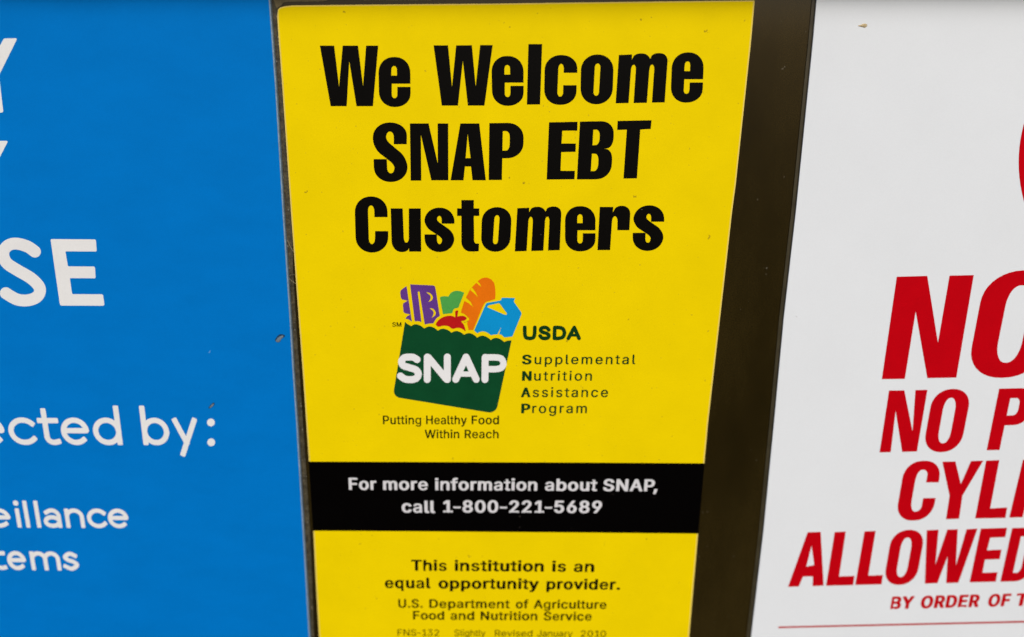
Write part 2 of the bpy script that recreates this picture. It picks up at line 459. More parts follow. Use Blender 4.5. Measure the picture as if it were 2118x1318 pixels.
# ----- small sans lettering: outlines on a 1000 grid, advance first
GLYPHS = """
,188|38,-119 68,71 137,71 84,-119
-453|337,244 337,188 114,188 114,244
.188|88,-4 75,0 58,14 54,20 50,34 50,48 54,62 63,73 75,82 81,85 95,87 110,85 122,78 132,68 139,55 141,41 139,27 132,14 122,4 116,0 103,-4
0453|227,-7 205,-6 184,-2 165,4 147,13 130,24 101,53 89,71 78,91 69,113 61,138 55,164 51,192 48,254 51,316 55,344 61,370 69,395 78,417 89,437 101,455 115,471 130,484 147,496 184,511 227,516 269,511 306,496 323,484 338,471 352,455 364,437 375,417 384,395 392,370 398,344 402,316 405,254 402,192 398,164 392,138 384,113 375,91 364,71 352,53 339,38 323,24 307,13 289,4 269,-2 249,-6|241,50 255,53 267,58 279,65 300,84 317,111 324,126 335,163 342,205 344,254 342,303 335,346 330,365 317,398 300,425 279,444 267,451 255,456 241,459 227,460 212,459 198,456 186,451 174,444 153,425 136,398 123,365 114,325 111,303 109,254 111,205 118,163 129,126 144,97 153,84 174,65 186,58 198,53 212,50
1453|76,0 76,55 391,55 391,0|276,509 276,0 212,0 212,448 209,448 86,358 86,427 198,509
2453|64,0 64,47 234,229 282,282 302,309 314,335 319,353 320,382 316,402 308,419 296,433 282,444 264,453 245,458 224,460 201,458 181,452 156,436 144,422 131,395 127,373 127,362 66,362 66,380 73,413 86,442 95,456 105,468 129,488 158,503 174,509 207,515 225,516 260,513 276,509 306,497 332,479 343,469 361,445 374,418 378,403 381,372 381,361 375,328 361,296 336,259 267,180 153,60 153,57 389,57 389,0
3453|218,-7 182,-4 165,-1 148,4 118,17 104,25 80,46 70,57 55,84 49,99 44,132 109,132 113,112 126,87 148,68 165,59 185,53 207,50 231,50 265,57 285,66 293,71 315,93 324,111 329,133 329,156 321,187 310,205 295,221 275,234 263,239 235,245 201,248 157,248 157,299 288,448 288,452 70,452 70,509 372,509 372,461 211,278 211,289 254,290 273,287 308,276 324,268 350,248 361,236 371,222 379,208 385,193 392,162 393,145 392,127 385,95 379,80 361,53 350,41 337,30 309,12 275,0 257,-4
5453|221,-7 186,-4 155,5 140,11 126,19 102,37 83,60 75,73 64,100 61,115 60,130 122,130 129,104 138,89 157,70 173,60 191,54 211,50 233,50 256,55 276,64 294,78 314,104 323,126 326,137 328,162 323,199 314,221 301,240 284,256 275,262 254,272 242,275 208,277 187,274 158,265 141,256 128,246 67,253 96,509 366,509 366,452 151,452 134,301 136,301 159,317 187,328 229,334 256,332 294,321 316,309 336,294 361,266 374,243 387,205 391,163 390,144 383,108 377,91 369,76 349,48 337,35 309,15 293,7 276,1 240,-6
6453|226,-7 208,-6 173,1 157,7 128,24 115,35 94,60 84,74 71,107 64,143 64,177 69,207 87,256 108,295 137,340 252,509 322,509 151,261 145,261 160,283 176,297 203,310 226,314 253,313 270,311 302,302 316,295 341,277 352,266 370,240 377,225 382,210 386,193 389,157 388,138 381,104 368,73 359,58 337,34 324,23 310,14 279,1 245,-6|226,48 249,51 269,58 279,63 302,83 309,92 319,111 323,122 327,145 327,170 323,193 309,223 295,239 287,246 269,256 249,263 238,265 215,265 183,257 165,246 150,231 138,214 133,204 125,171 125,146 133,112 150,83 165,69 183,58 204,51
8453|226,-7 187,-4 152,5 136,11 107,28 95,38 74,62 66,75 55,104 52,135 52,148 60,184 77,216 92,233 110,248 120,254 141,262 153,265 153,267 138,272 125,278 113,286 102,296 85,321 78,335 71,364 70,380 71,396 78,424 83,437 90,450 99,462 120,482 146,498 160,504 192,513 226,516 261,513 292,504 306,498 332,482 353,462 369,437 378,410 381,396 382,380 381,364 374,335 359,308 350,296 339,286 327,278 300,267 300,265 332,254 351,241 368,225 382,206 392,184 399,160 401,135 400,119 393,89 387,75 369,50 358,38 346,28 317,11 284,0 265,-4|226,49 264,53 285,60 303,71 323,91 332,109 336,128 337,139 334,160 327,180 316,197 301,211 283,223 262,231 239,235 214,235 190,231 169,223 151,211 136,197 125,180 118,160 115,139 120,109 129,91 149,71 167,60 189,53|247,291 266,296 289,310 302,323 307,330 315,347 319,366 319,386 315,404 308,420 297,434 283,445 257,456 226,460 195,456 169,445 155,434 140,412 133,386 133,366 137,347 145,330 162,310 186,296 205,291 216,290
9453|226,516 245,515 279,508 295,502 324,485 349,462 359,449 368,434 375,419 386,384 389,347 386,317 383,302 373,270 356,234 331,192 200,0 130,0 301,248 307,248 301,236 282,216 264,205 250,199 226,195 200,195 167,202 151,207 124,222 101,243 91,255 76,283 67,316 64,333 64,370 71,405 77,421 94,450 104,463 128,485 158,502 174,508 208,515|215,460 193,455 174,446 157,433 144,417 138,407 130,387 127,375 125,352 127,327 138,295 157,270 174,257 193,248 226,243 259,248 279,257 302,277 309,286 323,315 327,338 327,363 323,386 309,417 303,425 287,440 279,446 259,455 238,460
A480|16,0 201,509 276,509 463,0 395,0 287,302 264,372 232,478 245,478 213,371 191,302 85,0|110,142 110,199 370,199 370,142
B456|60,0 60,509 241,509 280,506 314,497 329,491 354,474 373,454 381,442 392,416 397,389 398,361 394,339 387,320 376,304 364,291 341,277 324,269 315,267 315,262 334,259 354,251 372,239 389,223 396,214 408,192 415,166 418,136 415,107 407,79 392,55 383,44 372,34 344,18 328,11 311,6 270,1 247,0|125,57 245,57 267,58 287,61 304,65 318,72 330,80 339,89 346,100 351,111 354,123 355,147 351,166 337,192 315,213 296,223 273,229 248,231 125,231|125,285 238,285 269,289 288,296 304,306 318,319 328,334 334,352 336,372 335,385 328,409 313,429 302,437 290,443 275,448 259,451 240,452 125,452
D502|219,0 96,0 96,57 215,57 239,58 261,61 301,72 318,81 333,91 347,103 360,117 370,132 379,149 392,187 396,209 399,255 396,302 392,323 379,361 360,392 348,406 335,418 320,428 303,437 285,443 265,448 244,451 221,452 93,452 93,509 225,509 281,504 307,498 331,489 353,478 373,465 391,450 407,432 421,413 433,391 444,367 457,315 462,255 457,195 451,168 443,142 433,119 421,97 406,77 390,60 371,44 351,31 328,20 303,11 277,5 249,1|125,509 125,0 60,0 60,509
E419|60,0 60,509 372,509 372,452 125,452 125,286 355,286 355,229 125,229 125,57 375,57 375,0
F410|60,0 60,509 369,509 369,452 125,452 125,278 346,278 346,221 125,221 125,0
H517|60,0 60,509 125,509 125,289 392,289 392,509 457,509 457,0 392,0 392,232 125,232 125,0
J396|185,-7 159,-5 135,0 113,7 93,19 75,33 60,50 48,70 40,92 35,118 33,145 33,173 98,173 99,128 101,112 106,97 113,85 122,74 132,65 143,59 156,54 170,51 185,50 200,51 214,54 238,65 248,74 263,97 268,112 271,128 272,145 272,509 336,509 336,145 335,118 330,92 321,70 309,50 294,33 276,19 256,7 235,0 211,-5
M628|60,0 60,509 152,509 287,159 322,49 307,49 352,187 476,509 568,509 568,0 504,0 504,327 507,457 513,457 498,409 456,291 342,0 286,0 170,291 112,457 119,457 122,291 122,0
N523|60,0 60,509 136,509 363,151 388,107 414,55 405,54 401,108 399,157 399,509 463,509 463,0 387,0 202,290 148,381 108,452 119,454 125,291 125,0
O533|267,-7 241,-6 217,-2 171,13 150,25 131,39 113,55 97,73 82,93 70,115 59,140 51,166 45,193 41,223 40,254 41,285 45,315 51,343 59,369 70,393 82,415 97,436 113,454 131,470 150,484 171,495 194,504 217,510 241,514 267,516 293,514 317,510 340,504 363,495 384,484 403,470 421,454 437,436 464,393 474,369 482,343 488,315 492,285 493,254 492,223 488,193 482,166 474,140 464,115 451,93 437,73 421,55 403,39 384,25 363,13 317,-2 293,-6|267,53 285,54 318,61 349,76 364,86 377,98 399,127 408,144 416,163 427,205 430,254 427,303 416,346 408,365 399,382 377,411 364,423 349,433 334,441 302,452 285,455 267,456 249,455 232,452 199,441 184,433 157,411 145,397 125,364 117,345 111,325 104,279 103,254 104,229 111,183 117,163 125,144 145,112 157,98 170,86 184,76 215,61 249,54
P445|60,0 60,509 235,509 258,508 298,501 316,495 347,478 360,468 381,444 390,430 397,415 406,383 409,348 406,313 397,280 390,265 381,251 360,227 347,216 316,199 298,193 279,189 235,186 109,186 109,242 233,242 275,247 287,251 306,262 322,276 328,284 337,303 343,325 344,359 343,371 333,402 322,419 306,433 297,439 275,447 262,450 232,452 125,452 125,0
R449|60,0 60,509 236,509 259,508 299,501 317,496 333,489 348,480 361,470 382,447 397,419 403,403 409,370 409,334 403,301 390,271 382,258 361,235 333,217 317,210 279,201 258,198 96,198 96,255 234,255 263,257 276,259 298,267 315,278 329,292 338,309 345,340 345,364 341,386 334,405 329,413 315,428 298,440 275,448 248,452 125,452 125,0|353,0 230,229 303,229 428,0
S447|224,-9 182,-6 144,3 128,9 112,17 85,36 64,60 49,88 44,103 40,120 38,137 104,137 112,105 123,88 130,80 156,63 177,55 224,49 263,53 286,60 315,77 323,84 335,100 340,109 345,129 346,139 341,165 332,179 313,195 296,205 267,216 184,239 160,247 138,256 118,266 101,277 86,289 74,303 64,318 57,335 53,353 52,372 53,389 60,420 75,448 96,471 122,490 138,498 171,509 189,513 227,516 266,513 300,504 316,498 331,490 357,471 377,449 392,422 399,393 401,378 337,378 335,393 330,406 323,418 302,437 289,445 275,451 243,458 225,459 188,455 167,448 149,438 141,432 124,411 117,394 115,376 118,356 125,340 138,327 161,312 169,308 212,293 264,279 312,264 350,244 375,224 395,198 403,177 408,152 407,122 405,107 394,77 377,51 366,39 353,28 339,19 306,4 288,-2 268,-6
T449|32,452 32,509 417,509 417,452 257,452 257,0 193,0 193,452
U517|259,-8 235,-7 192,0 172,7 154,15 137,25 121,37 95,64 76,97 69,114 64,133 61,153 60,173 60,509 124,509 124,178 127,150 130,137 141,113 156,92 165,83 187,68 213,57 243,52 275,52 305,57 331,68 352,83 362,92 377,113 387,137 392,164 393,178 393,509 457,509 457,173 456,153 453,133 448,114 433,80 422,64 410,50 396,37 380,25 363,15 345,7 325,0 282,-7
W686|155,0 16,509 82,509 163,196 187,94 197,40 189,40 211,145 306,509 380,509 462,196 486,94 497,40 488,40 510,145 603,509 670,509 530,0 455,0 368,323 351,391 336,475 350,475 335,395 318,323 230,0
Y472|203,0 203,208 16,509 91,509 192,344 222,292 250,230 224,230 251,293 280,344 381,509 455,509 268,208 268,0
a389|160,-9 119,-4 94,5 73,18 63,26 41,55 33,80 30,108 32,132 35,143 43,161 55,176 69,188 95,202 125,211 178,220 249,229 265,235 272,241 276,257 270,290 263,303 253,314 240,322 224,328 196,331 166,328 142,319 123,306 113,296 102,279 100,274 41,291 53,317 69,337 88,354 121,371 145,379 182,384 211,384 249,377 277,366 302,347 310,339 322,320 331,297 336,268 337,251 337,0 277,0 277,52 272,52 262,36 246,19 232,9 206,-2 184,-7|170,45 207,50 237,64 258,85 268,102 274,119 276,138 276,190 264,183 231,176 134,159 108,144 99,134 92,113 93,90 98,78 106,67 123,55 145,48
b424|216,-8 192,-4 182,-1 149,19 138,31 118,59 112,59 112,0 53,0 53,509 114,509 114,319 118,319 137,346 155,363 171,373 203,383 229,384 265,381 282,376 313,361 327,350 351,325 370,293 383,255 387,234 390,189 387,143 383,122 370,84 351,52 340,39 313,16 298,7 266,-4 248,-7|234,48 247,50 269,59 289,74 304,93 316,117 324,144 328,174 328,205 324,234 316,261 311,273 297,294 280,311 270,318 247,327 220,330 194,327 171,318 161,312 144,296 130,275 117,236 113,206 113,173 117,142 125,115 137,92 152,73 172,58 183,53 207,47
c396|187,-7 168,-4 150,1 117,16 88,39 65,68 48,103 42,123 35,165 34,187 35,211 42,253 48,273 65,308 88,337 117,360 133,369 150,376 187,383 218,384 250,380 270,374 297,361 320,344 334,330 355,296 362,277 303,262 294,284 275,307 248,323 236,327 215,330 193,329 179,327 167,323 155,317 136,302 127,292 114,271 108,258 98,217 96,187 98,158 108,117 127,83 145,66 155,59 167,53 193,47 207,46 229,48 255,56 276,70 288,83 298,99 304,117 363,102 352,73 335,48 314,27 280,6 261,-1 229,-7 218,-8
d424|177,-7 159,-4 126,7 111,16 85,39 74,52 63,68 47,103 37,143 34,189 37,234 47,274 55,293 74,325 85,338 112,361 143,376 159,381 196,384 222,383 244,377 269,363 282,352 306,319 311,319 311,509 372,509 372,0 313,0 313,59 307,59 287,31 275,19 243,-1 209,-8|218,47 242,53 253,58 272,73 288,92 304,128 310,157 312,189 310,221 304,250 300,263 288,286 281,296 263,312 242,323 231,327 205,330 178,327 155,318 135,303 120,284 108,261 98,220 96,189 98,158 104,130 114,104 120,93 136,74 155,59 178,50 191,48
e404|191,-7 170,-4 151,1 133,8 117,16 88,39 65,68 48,103 42,122 35,164 34,187 35,210 42,252 55,290 64,307 87,336 100,349 131,368 148,375 166,380 185,383 218,384 242,381 266,374 289,364 319,341 337,321 351,296 362,267 369,233 371,214 371,169 75,169 75,221 338,221 310,202 308,231 302,257 298,269 286,290 271,307 263,314 253,320 231,328 205,330 179,327 167,324 146,313 121,290 109,270 104,259 96,223 98,146 105,118 110,106 124,85 141,68 151,61 173,52 199,47 221,46 246,50 268,59 290,78 303,98 306,105 365,91 356,68 343,48 326,31 306,16 283,4 256,-4 227,-8
f254|228,379 228,327 6,327 6,379|81,0 81,444 86,467 90,477 109,502 135,519 155,526 187,530 222,527 243,521 227,468 215,472 195,474 175,472 160,465 154,460 146,447 142,429 142,0
g425|207,-151 160,-147 134,-140 100,-124 74,-103 55,-78 51,-69 101,-41 127,-71 146,-84 163,-92 183,-96 207,-97 241,-94 270,-83 282,-75 293,-65 301,-53 307,-40 310,-24 311,-6 311,68 306,68 287,41 261,20 243,12 209,5 177,6 160,8 143,13 128,19 99,36 86,47 74,60 64,74 55,90 42,126 35,168 34,191 37,236 47,275 64,310 74,325 98,350 112,361 143,376 160,381 196,384 222,383 244,377 270,363 283,352 308,319 313,319 313,379 372,379 372,-28 369,-46 358,-77 341,-102 318,-121 291,-136 259,-145 225,-150|205,59 231,62 254,69 273,82 288,99 300,121 308,147 312,176 312,208 308,238 305,251 295,276 281,296 273,305 254,319 231,327 205,330 178,327 155,318 145,312 128,295 120,285 104,250 98,222 96,193 98,162 104,135 114,111 128,91 145,76 167,65 191,60
h410|114,0 53,0 53,509 114,509 114,287 102,287 110,307 119,324 129,339 140,352 152,362 165,370 195,381 211,384 242,384 270,379 295,369 306,362 326,344 341,321 347,307 351,293 356,259 357,240 357,0 296,0 296,235 295,252 292,268 288,281 281,294 273,304 263,313 252,320 239,325 225,328 199,329 179,325 170,322 152,312 138,299 126,283 118,263 114,240
i167|53,0 53,379 114,379 114,0|77,443 59,450 49,460 43,471 41,483 43,496 49,507 59,516 71,522 84,524 97,522 109,516 122,502 126,490 126,477 122,465 109,450 91,443
l189|139,-2 108,1 83,12 74,20 66,30 60,41 53,68 53,509 114,509 114,89 116,73 120,62 127,56 139,52 170,54 181,3 162,-1
m610|53,0 53,379 112,379 112,295 108,295 115,318 132,346 163,372 190,383 209,386 235,385 250,382 264,377 276,370 287,361 297,350 312,325 321,295 312,295 325,326 330,335 353,358 371,370 391,379 425,386 450,386 474,381 497,372 517,358 534,339 541,328 551,303 556,272 557,255 557,0 496,0 496,254 495,269 492,283 487,295 481,305 473,313 453,324 442,328 431,330 399,329 382,324 367,315 355,304 345,290 337,266 335,247 335,0 274,0 274,260 271,283 267,293 261,303 244,318 224,327 212,330 182,329 166,324 150,316 131,297 121,281 114,250 114,0
n410|114,0 53,0 53,379 112,379 112,287 102,287 110,307 119,324 129,339 140,352 152,362 165,370 195,381 211,384 242,384 270,379 295,369 306,362 325,344 341,321 347,307 351,293 356,259 357,240 357,0 296,0 296,235 295,252 292,268 288,281 281,294 273,304 263,313 252,320 239,325 225,328 199,329 179,325 170,322 152,312 138,299 126,283 118,263 114,240
o415|207,-8 187,-7 168,-4 150,1 117,16 88,39 65,68 48,103 42,123 35,165 34,187 35,211 42,253 48,273 65,308 88,337 117,360 133,369 150,376 187,383 207,384 228,383 265,376 282,369 299,360 314,349 327,337 350,308 367,273 378,233 381,187 378,143 367,103 350,68 327,39 314,27 299,16 265,1 247,-4 228,-7|207,46 222,47 248,53 260,59 280,74 288,83 302,105 307,117 315,144 319,173 319,202 315,231 302,271 280,302 260,317 248,323 236,327 207,330 179,327 167,323 155,317 136,302 127,292 114,271 108,258 98,217 96,187 98,158 108,117 127,83 145,66 155,59 167,53 193,47
p424|53,-143 53,379 112,379 112,319 118,319 137,346 155,363 171,373 203,383 229,384 265,381 282,376 313,361 327,350 351,325 370,293 383,255 387,234 390,189 387,143 383,122 370,84 351,52 340,39 313,16 298,7 266,-4 248,-7 216,-8 192,-4 182,-1 156,14 143,25 118,59 114,59 114,-143|234,48 247,50 269,59 289,74 304,93 316,117 324,144 328,174 328,205 324,234 316,261 311,273 297,294 280,311 270,318 247,327 220,330 194,327 171,318 161,312 144,296 130,275 117,236 113,206 113,173 117,142 125,115 137,92 152,73 172,58 183,53 207,47
q424|372,-143 311,-143 311,59 306,59 287,31 275,19 243,-1 209,-8 177,-7 159,-4 126,7 111,16 85,39 74,52 63,68 47,103 37,143 34,189 37,234 47,274 55,293 74,325 85,338 112,361 143,376 159,381 196,384 222,383 244,377 269,363 282,352 307,319 313,319 313,379 372,379|218,47 242,53 253,58 272,73 288,92 304,128 310,157 312,189 310,221 304,250 300,263 288,286 281,296 263,312 242,323 231,327 205,330 178,327 155,318 135,303 120,284 108,261 98,220 96,189 98,158 104,130 114,104 120,93 136,74 155,59 178,50 191,48
r259|53,0 53,379 112,379 112,321 115,321 126,342 142,360 163,374 187,382 213,385 243,384 243,322 207,326 186,324 168,319 151,310 137,298 126,284 118,267 114,247 114,0
s365|167,-8 138,-4 112,3 79,21 54,47 43,69 36,94 94,107 102,84 108,75 124,60 144,51 168,46 181,45 210,48 223,51 244,62 253,69 260,77 267,94 268,103 266,118 259,130 248,141 232,149 212,155 130,175 112,182 83,198 72,208 63,219 56,231 51,244 48,258 47,274 50,299 53,310 58,321 65,332 82,350 103,364 128,375 156,382 171,384 216,383 242,377 265,367 283,355 299,339 311,321 324,290 268,277 261,294 250,309 243,316 234,322 214,330 187,333 162,330 151,327 131,317 117,303 112,295 109,286 109,269 114,255 118,249 131,238 159,226 249,204 282,190 295,181 315,161 322,149 327,136 330,122 331,107 328,81 319,58 304,37 295,28 273,13 260,6 231,-3 199,-8
t227|204,379 204,327 6,327 6,379|65,471 126,471 126,88 132,66 141,57 146,54 161,50 185,51 202,54 213,2 192,-3 168,-4 150,-3 133,0 117,5 104,12 92,21 82,32 69,59 66,75 65,93
u410|182,-5 153,-3 127,5 104,18 84,36 69,59 63,72 55,103 53,120 53,379 114,379 114,144 117,112 122,98 137,75 147,66 158,59 171,54 185,51 200,50 231,54 249,62 265,73 278,88 288,106 294,128 296,140 296,379 357,379 357,0 298,0 298,92 307,92 300,72 291,54 281,39 257,17 244,9 215,-2
v389|163,0 17,379 84,379 165,155 187,87 206,21 184,21 224,155 305,379 371,379 226,0
y389|47,-139 61,-86 85,-90 110,-88 125,-79 139,-62 151,-36 163,-1 17,379 84,379 165,155 187,87 206,21 184,21 202,87 224,155 305,379 371,379 199,-70 189,-90 177,-107 163,-121 148,-132 121,-142 102,-145 65,-143
"""
FACE = {}
for _l in GLYPHS.strip('\n').split('\n'):
    _p = _l[1:].split('|')
    FACE[_l[0]] = (int(_p[0]), [[tuple(map(float, q.split(','))) for q in s_.split()] for s_ in _p[1:]])


def area(p):
    return sum(p[i - 1][0] * p[i][1] - p[i][0] * p[i - 1][1] for i in range(len(p))) / 2


def text(ink, s, x0, x1, b0, b1, cap, bold=0.0, space=0.0):
    """word s from x0 to x1 (photo pixels) on the baseline b0..b1, capitals cap pixels high"""
    ox, oy = bold, bold * 0.55
    pen_x, items = 0.0, []
    for ch in s:
        adv, polys = FACE[ch]
        if ch == '-':
            adv = 300
            polys = [[(x - 76, y) for x, y in p] for p in polys]
        if ch == ',':
            pen_x -= 95
        if ch == '1':
            adv = 400
        solid, hol = [], []
        ar = [area(p) for p in polys]
        big = max(ar, key=abs)
        for p, a in zip(polys, ar):
            (solid if a * big > 0 else hol).append(p)
        over = []
        ox, oy = (bold * 0.66, bold * 0.36) if ch in 'aegs' and bold > 14 else (bold, bold * 0.55)
        if bold > 1:                       # a pen run along the outline thickens it, less in height than in width
            for p in polys:
                q = [(x, y * ox / oy) for x, y in p]
                for piece in stroke(q + [q[0]], 2 * ox, 'round', 8):
                    over.append([(x + pen_x, y * oy / ox) for x, y in piece])
        items.append(([[(x + pen_x, y) for x, y in p] for p in solid],
                      [[(x + pen_x, y) for x, y in p] for p in hol], over))
        pen_x += adv + 1.3 * bold + space
    xs = [q[0] for o, h, w in items for p in o + w for q in p]
    xa, xb = min(xs), max(xs)

    def fn(x, y):
        u = (x * 100 - xa) / (xb - xa)
        return up(x0 + (x1 - x0) * u, b0 + (b1 - b0) * u, cap * (y * 100 + oy) / (509 + 2 * oy))
    oy = bold * 0.55
    sc_ = lambda P: [[(x / 100, y / 100) for x, y in p] for p in P]
    for o, h, w in items:
        ink.add(sc_(o), sc_(h), fn, sc_(w))


def setter(x0, x1, b0, b1, hgt):
    """unit box -> photo pixels on a baseline"""
    return lambda u, v: up(x0 + (x1 - x0) * u, b0 + (b1 - b0) * u, hgt * v)


def arc(cx, cy, rx, ry, a0, a1, n=14):
    return [(cx + rx * math.cos(math.radians(a0 + (a1 - a0) * i / n)), cy + ry * math.sin(math.radians(a0 + (a1 - a0) * i / n))) for i in range(n + 1)]


# ----- round pen letters of the blue sign: x height 1, pen paths
def pen(ch):
    R = 0.5
    if ch == 'c':
        return [arc(R, R, R, R, 42, 318, 22)], 0.86
    if ch == 'e':
        return [[(0.03, 0.53), (0.985, 0.53)] + arc(R, R, R, R, 6, 312, 24)], 1.0
    if ch == 'd':
        return [arc(R, R, R, R, 0, 360, 28), [(1.0, 1.55), (1.0, 0.0)]], 1.0
    if ch == 'b':
        return [arc(R, R, R, R, 0, 360, 28), [(0.0, 1.55), (0.0, 0.0)]], 1.0
    if ch == 't':
        return [[(0.20, 1.42), (0.20, 0.28)] + arc(0.46, 0.26, 0.26, 0.26, 180, 285, 8) + [(0.62, 0.04)], [(0.0, 0.98), (0.62, 0.98)]], 0.62
    if ch == 'y':
        return [[(0.0, 1.0), (0.475, 0.0)], [(0.95, 1.0), (0.475, 0.0), (0.24, -0.50)]], 0.95
    if ch == 'i':
        return [[(0.0, 1.0), (0.0, 0.0)], [], ], 0.0
    if ch == 'l':
        return [[(0.0, 1.5), (0.0, 0.0)]], 0.0
    if ch == 'n':
        return [[(0.0, 1.0), (0.0, 0.0)], [(0.0, 0.5)] + arc(0.4, 0.58, 0.4, 0.42, 170, 0, 14) + [(0.8, 0.0)]], 0.8
    if ch == 'm':
        return [[(0.0, 1.0), (0.0, 0.0)], [(0.0, 0.5)] + arc(0.34, 0.62, 0.34, 0.38, 170, 0, 12) + [(0.68, 0.0)],
                [(0.68, 0.5)] + arc(1.02, 0.62, 0.34, 0.38, 170, 0, 12) + [(1.36, 0.0)]], 1.36
    if ch == 'a':
        return [[(0.08, 0.86)] + arc(0.40, 0.62, 0.36, 0.38, 125, 0, 12) + [(0.76, 0.0)], arc(0.37, 0.28, 0.38, 0.28, 0, 360, 22)], 0.76
    if ch == 's':
        return [smooth([(0.66, 0.86), (0.36, 1.0), (0.06, 0.78), (0.22, 0.58), (0.52, 0.46), (0.70, 0.24), (0.36, 0.0), (0.0, 0.16)], 6, False)], 0.70
    return [], 0.0


def pentext(ink, items, b0, b1, xr, xh, w, caps='soft'):
    """items: (letter, x_left, x_right) of the ink; b0,b1 baseline at x=0 and x=xr; xh x-height; w pen width, pixels"""
    for ch, x0, x1 in items:
        paths, wid = pen(ch)
        xl, xr_ = x0 + w / 2, x1 - w / 2
        polys = []
        if ch == 'i':
            ink.add([disc((xl, w / 2 + (xh - w) * 1.46), w * 0.66)], (), lambda x, y: up(x, b0 + (b1 - b0) * x / xr, y))
        for p in paths:
            if not p:
                continue
            q = []
            for u, v in p:
                xx = xl + (xr_ - xl) * (u / wid if wid else 0.0)
                q.append((xx, w / 2 + (xh - w) * v if ch not in 'x' else v))
            polys += stroke(q, w, caps)
        ink.add(polys, (), lambda x, y: up(x, b0 + (b1 - b0) * x / xr, y))


k = Ink(HI)      # the two cut-off Y and SE
k.add([fillet([(36, 79.5, 4), (-2, 156, 6), (7, 233, 4), (-15, 233, 4), (-24, 158, 6), (-79, 79.5, 4), (-52, 79.5, 4), (-17, 126, 3), (8, 79.5, 4)])])
k.build('lettering', M_BWH, blue)
k = Ink(HI)
k.add([fillet([(17, 291.5, 4), (-14, 352, 6), (-6, 428, 4), (-30, 428, 4), (-37, 354, 6), (-93, 291.5, 4), (-66, 291.5, 4), (-30, 336, 3), (-11, 291.5, 4)])])
k.build('lettering', M_BWH, blue)
k = Ink(HI)
cx = lambda X, Y: (X / 2.996, 440 + Y / 2.996)
k.add([fillet([(*cx(313, 164), 3), (*cx(594, 166), 3.2), (*cx(600, 241), 3.2), (*cx(405, 240), 2), (*cx(421, 333), 2), (*cx(588, 334), 3.2),
               (*cx(593, 407), 3.2), (*cx(433, 406), 2), (*cx(447, 505), 2), (*cx(638, 506), 3.2), (*cx(648, 577), 4), (*cx(372, 576), 4)])])
sp = smooth([(222, 246), (170, 210), (100, 192), (48, 205), (20, 250), (40, 310), (110, 358), (190, 405), (240, 455), (246, 495), (220, 528),
             (165, 544), (100, 536), (28, 494)], 6, False)
k.add(stroke([cx(*p) for p in sp], 24.5, 'butt'))
k.build('lettering', M_BWH, blue)
k = Ink(HI)
pentext(k, [('e', -42, 14.5), ('c', 22.5, 78), ('t', 84.0, 128), ('e', 130.5, 188.5), ('d', 196.5, 254.5), ('b', 297, 353), ('y', 355.5 + 6, 412)],
        920.5, 921.5, 450, 57, 10.9)
k.add([disc((436.2, 874), 8.0, 28)])
k.add([disc((436.8, 915), 8.0, 28)])
k.build('lettering', M_BWH, blue)
k = Ink(HI)
pentext(k, [('e', -24, 25.5), ('i', 33.5 + 3.5, 43.5 + 3.5), ('l', 55, 65), ('l', 77.5, 87.5), ('a', 93, 129.5), ('n', 138, 177), ('c', 183, 222.5), ('e', 226, 268.5)],
        1091.5, 1093, 270, 40.5, 8.5)
k.build('lettering', M_BWH, blue)
k = Ink(HI)
pentext(k, [('t', -18, 16.5), ('e', 18.5, 57.5), ('m', 66.5, 128), ('s', 132.5, 165.5)],
        1179, 1181, 165, 39.5, 8.5)
k.build('lettering', M_BWH, blue)


def blob(name, pts, h0, hh, m, parent=None):
    """small low mound"""
    ring = smooth(pts, 4)
    c = (sum(p[0] for p in ring) / len(ring), sum(p[1] for p in ring) / len(ring))
    vs, fs = [], []
    n = len(ring)
    for f, z in ((1.0, 0.0), (0.7, 0.75), (0.35, 1.0)):
        vs += [at(c[0] + (p[0] - c[0]) * f, c[1] + (p[1] - c[1]) * f, h0 + hh * z) for p in ring]
    for r in (0, 1):
        for i in range(n):
            fs.append([r * n + i, r * n + (i + 1) % n, (r + 1) * n + (i + 1) % n, (r + 1) * n + i])
    fs.append([2 * n + i for i in range(n)])
    return mesh(name, vs, fs, m, parent, True, True)


cz = lambda X, Y: (560 + X / 10.98, 660 + Y / 10.98)
blob('chip', [cz(100, 470), cz(170, 370), cz(250, 345), (588.5, 693), cz(320, 400), cz(250, 450), cz(200, 525), cz(130, 525)], HB + 0.00001, 0.00003, M_CHD, blue)
blob('chip', [cz(115, 490), cz(180, 410), cz(260, 375), cz(285, 400), cz(235, 460), cz(190, 525), cz(140, 520)], HB + 0.00006, 0.00006, M_CHP, blue)
blob('chip', [(431, 844), (435, 838), (441, 833), (444, 834), (443, 838), (439, 842), (434, 845)], HB + 0.00001, 0.00003, M_CHD, blue)
blob('chip', [(433, 843.5), (437, 838), (441, 835), (442.5, 836), (440, 840), (436, 843.5)], HB + 0.00006, 0.00005, M_CHP, blue)

# ---------------------------------------------------------------- yellow notice
yel = thing('yellow_notice', 'yellow notice with heavy black headline, grocery bag logo and black band', 'notice', (1040, 1365))
HY = 0.0008


def grow(px, d):
    return [(x + d * (-1 if x < 1050 else 1), y) for x, y in px]


outline = YT + YR + YL[::-1]
slab('paper_backing', [(x, y) for x, y in outline], 0.0003, HY - 0.00040, M_RIM, yel)
# printed face as a fine grid; the top left corner bends back towards the glass
NX, NY = 90, 90
vs, fs = [], []


def ytop(x):
    pts = sorted(YT + [(573.5, 34), (1561, 1)])
    for (x0, y0), (x1, y1) in zip(pts, pts[1:]):
        if x0 <= x <= x1:
            return y0 + (y1 - y0) * (x - x0) / max(1e-6, x1 - x0)
    return pts[0][1] if x < pts[0][0] else pts[-1][1]


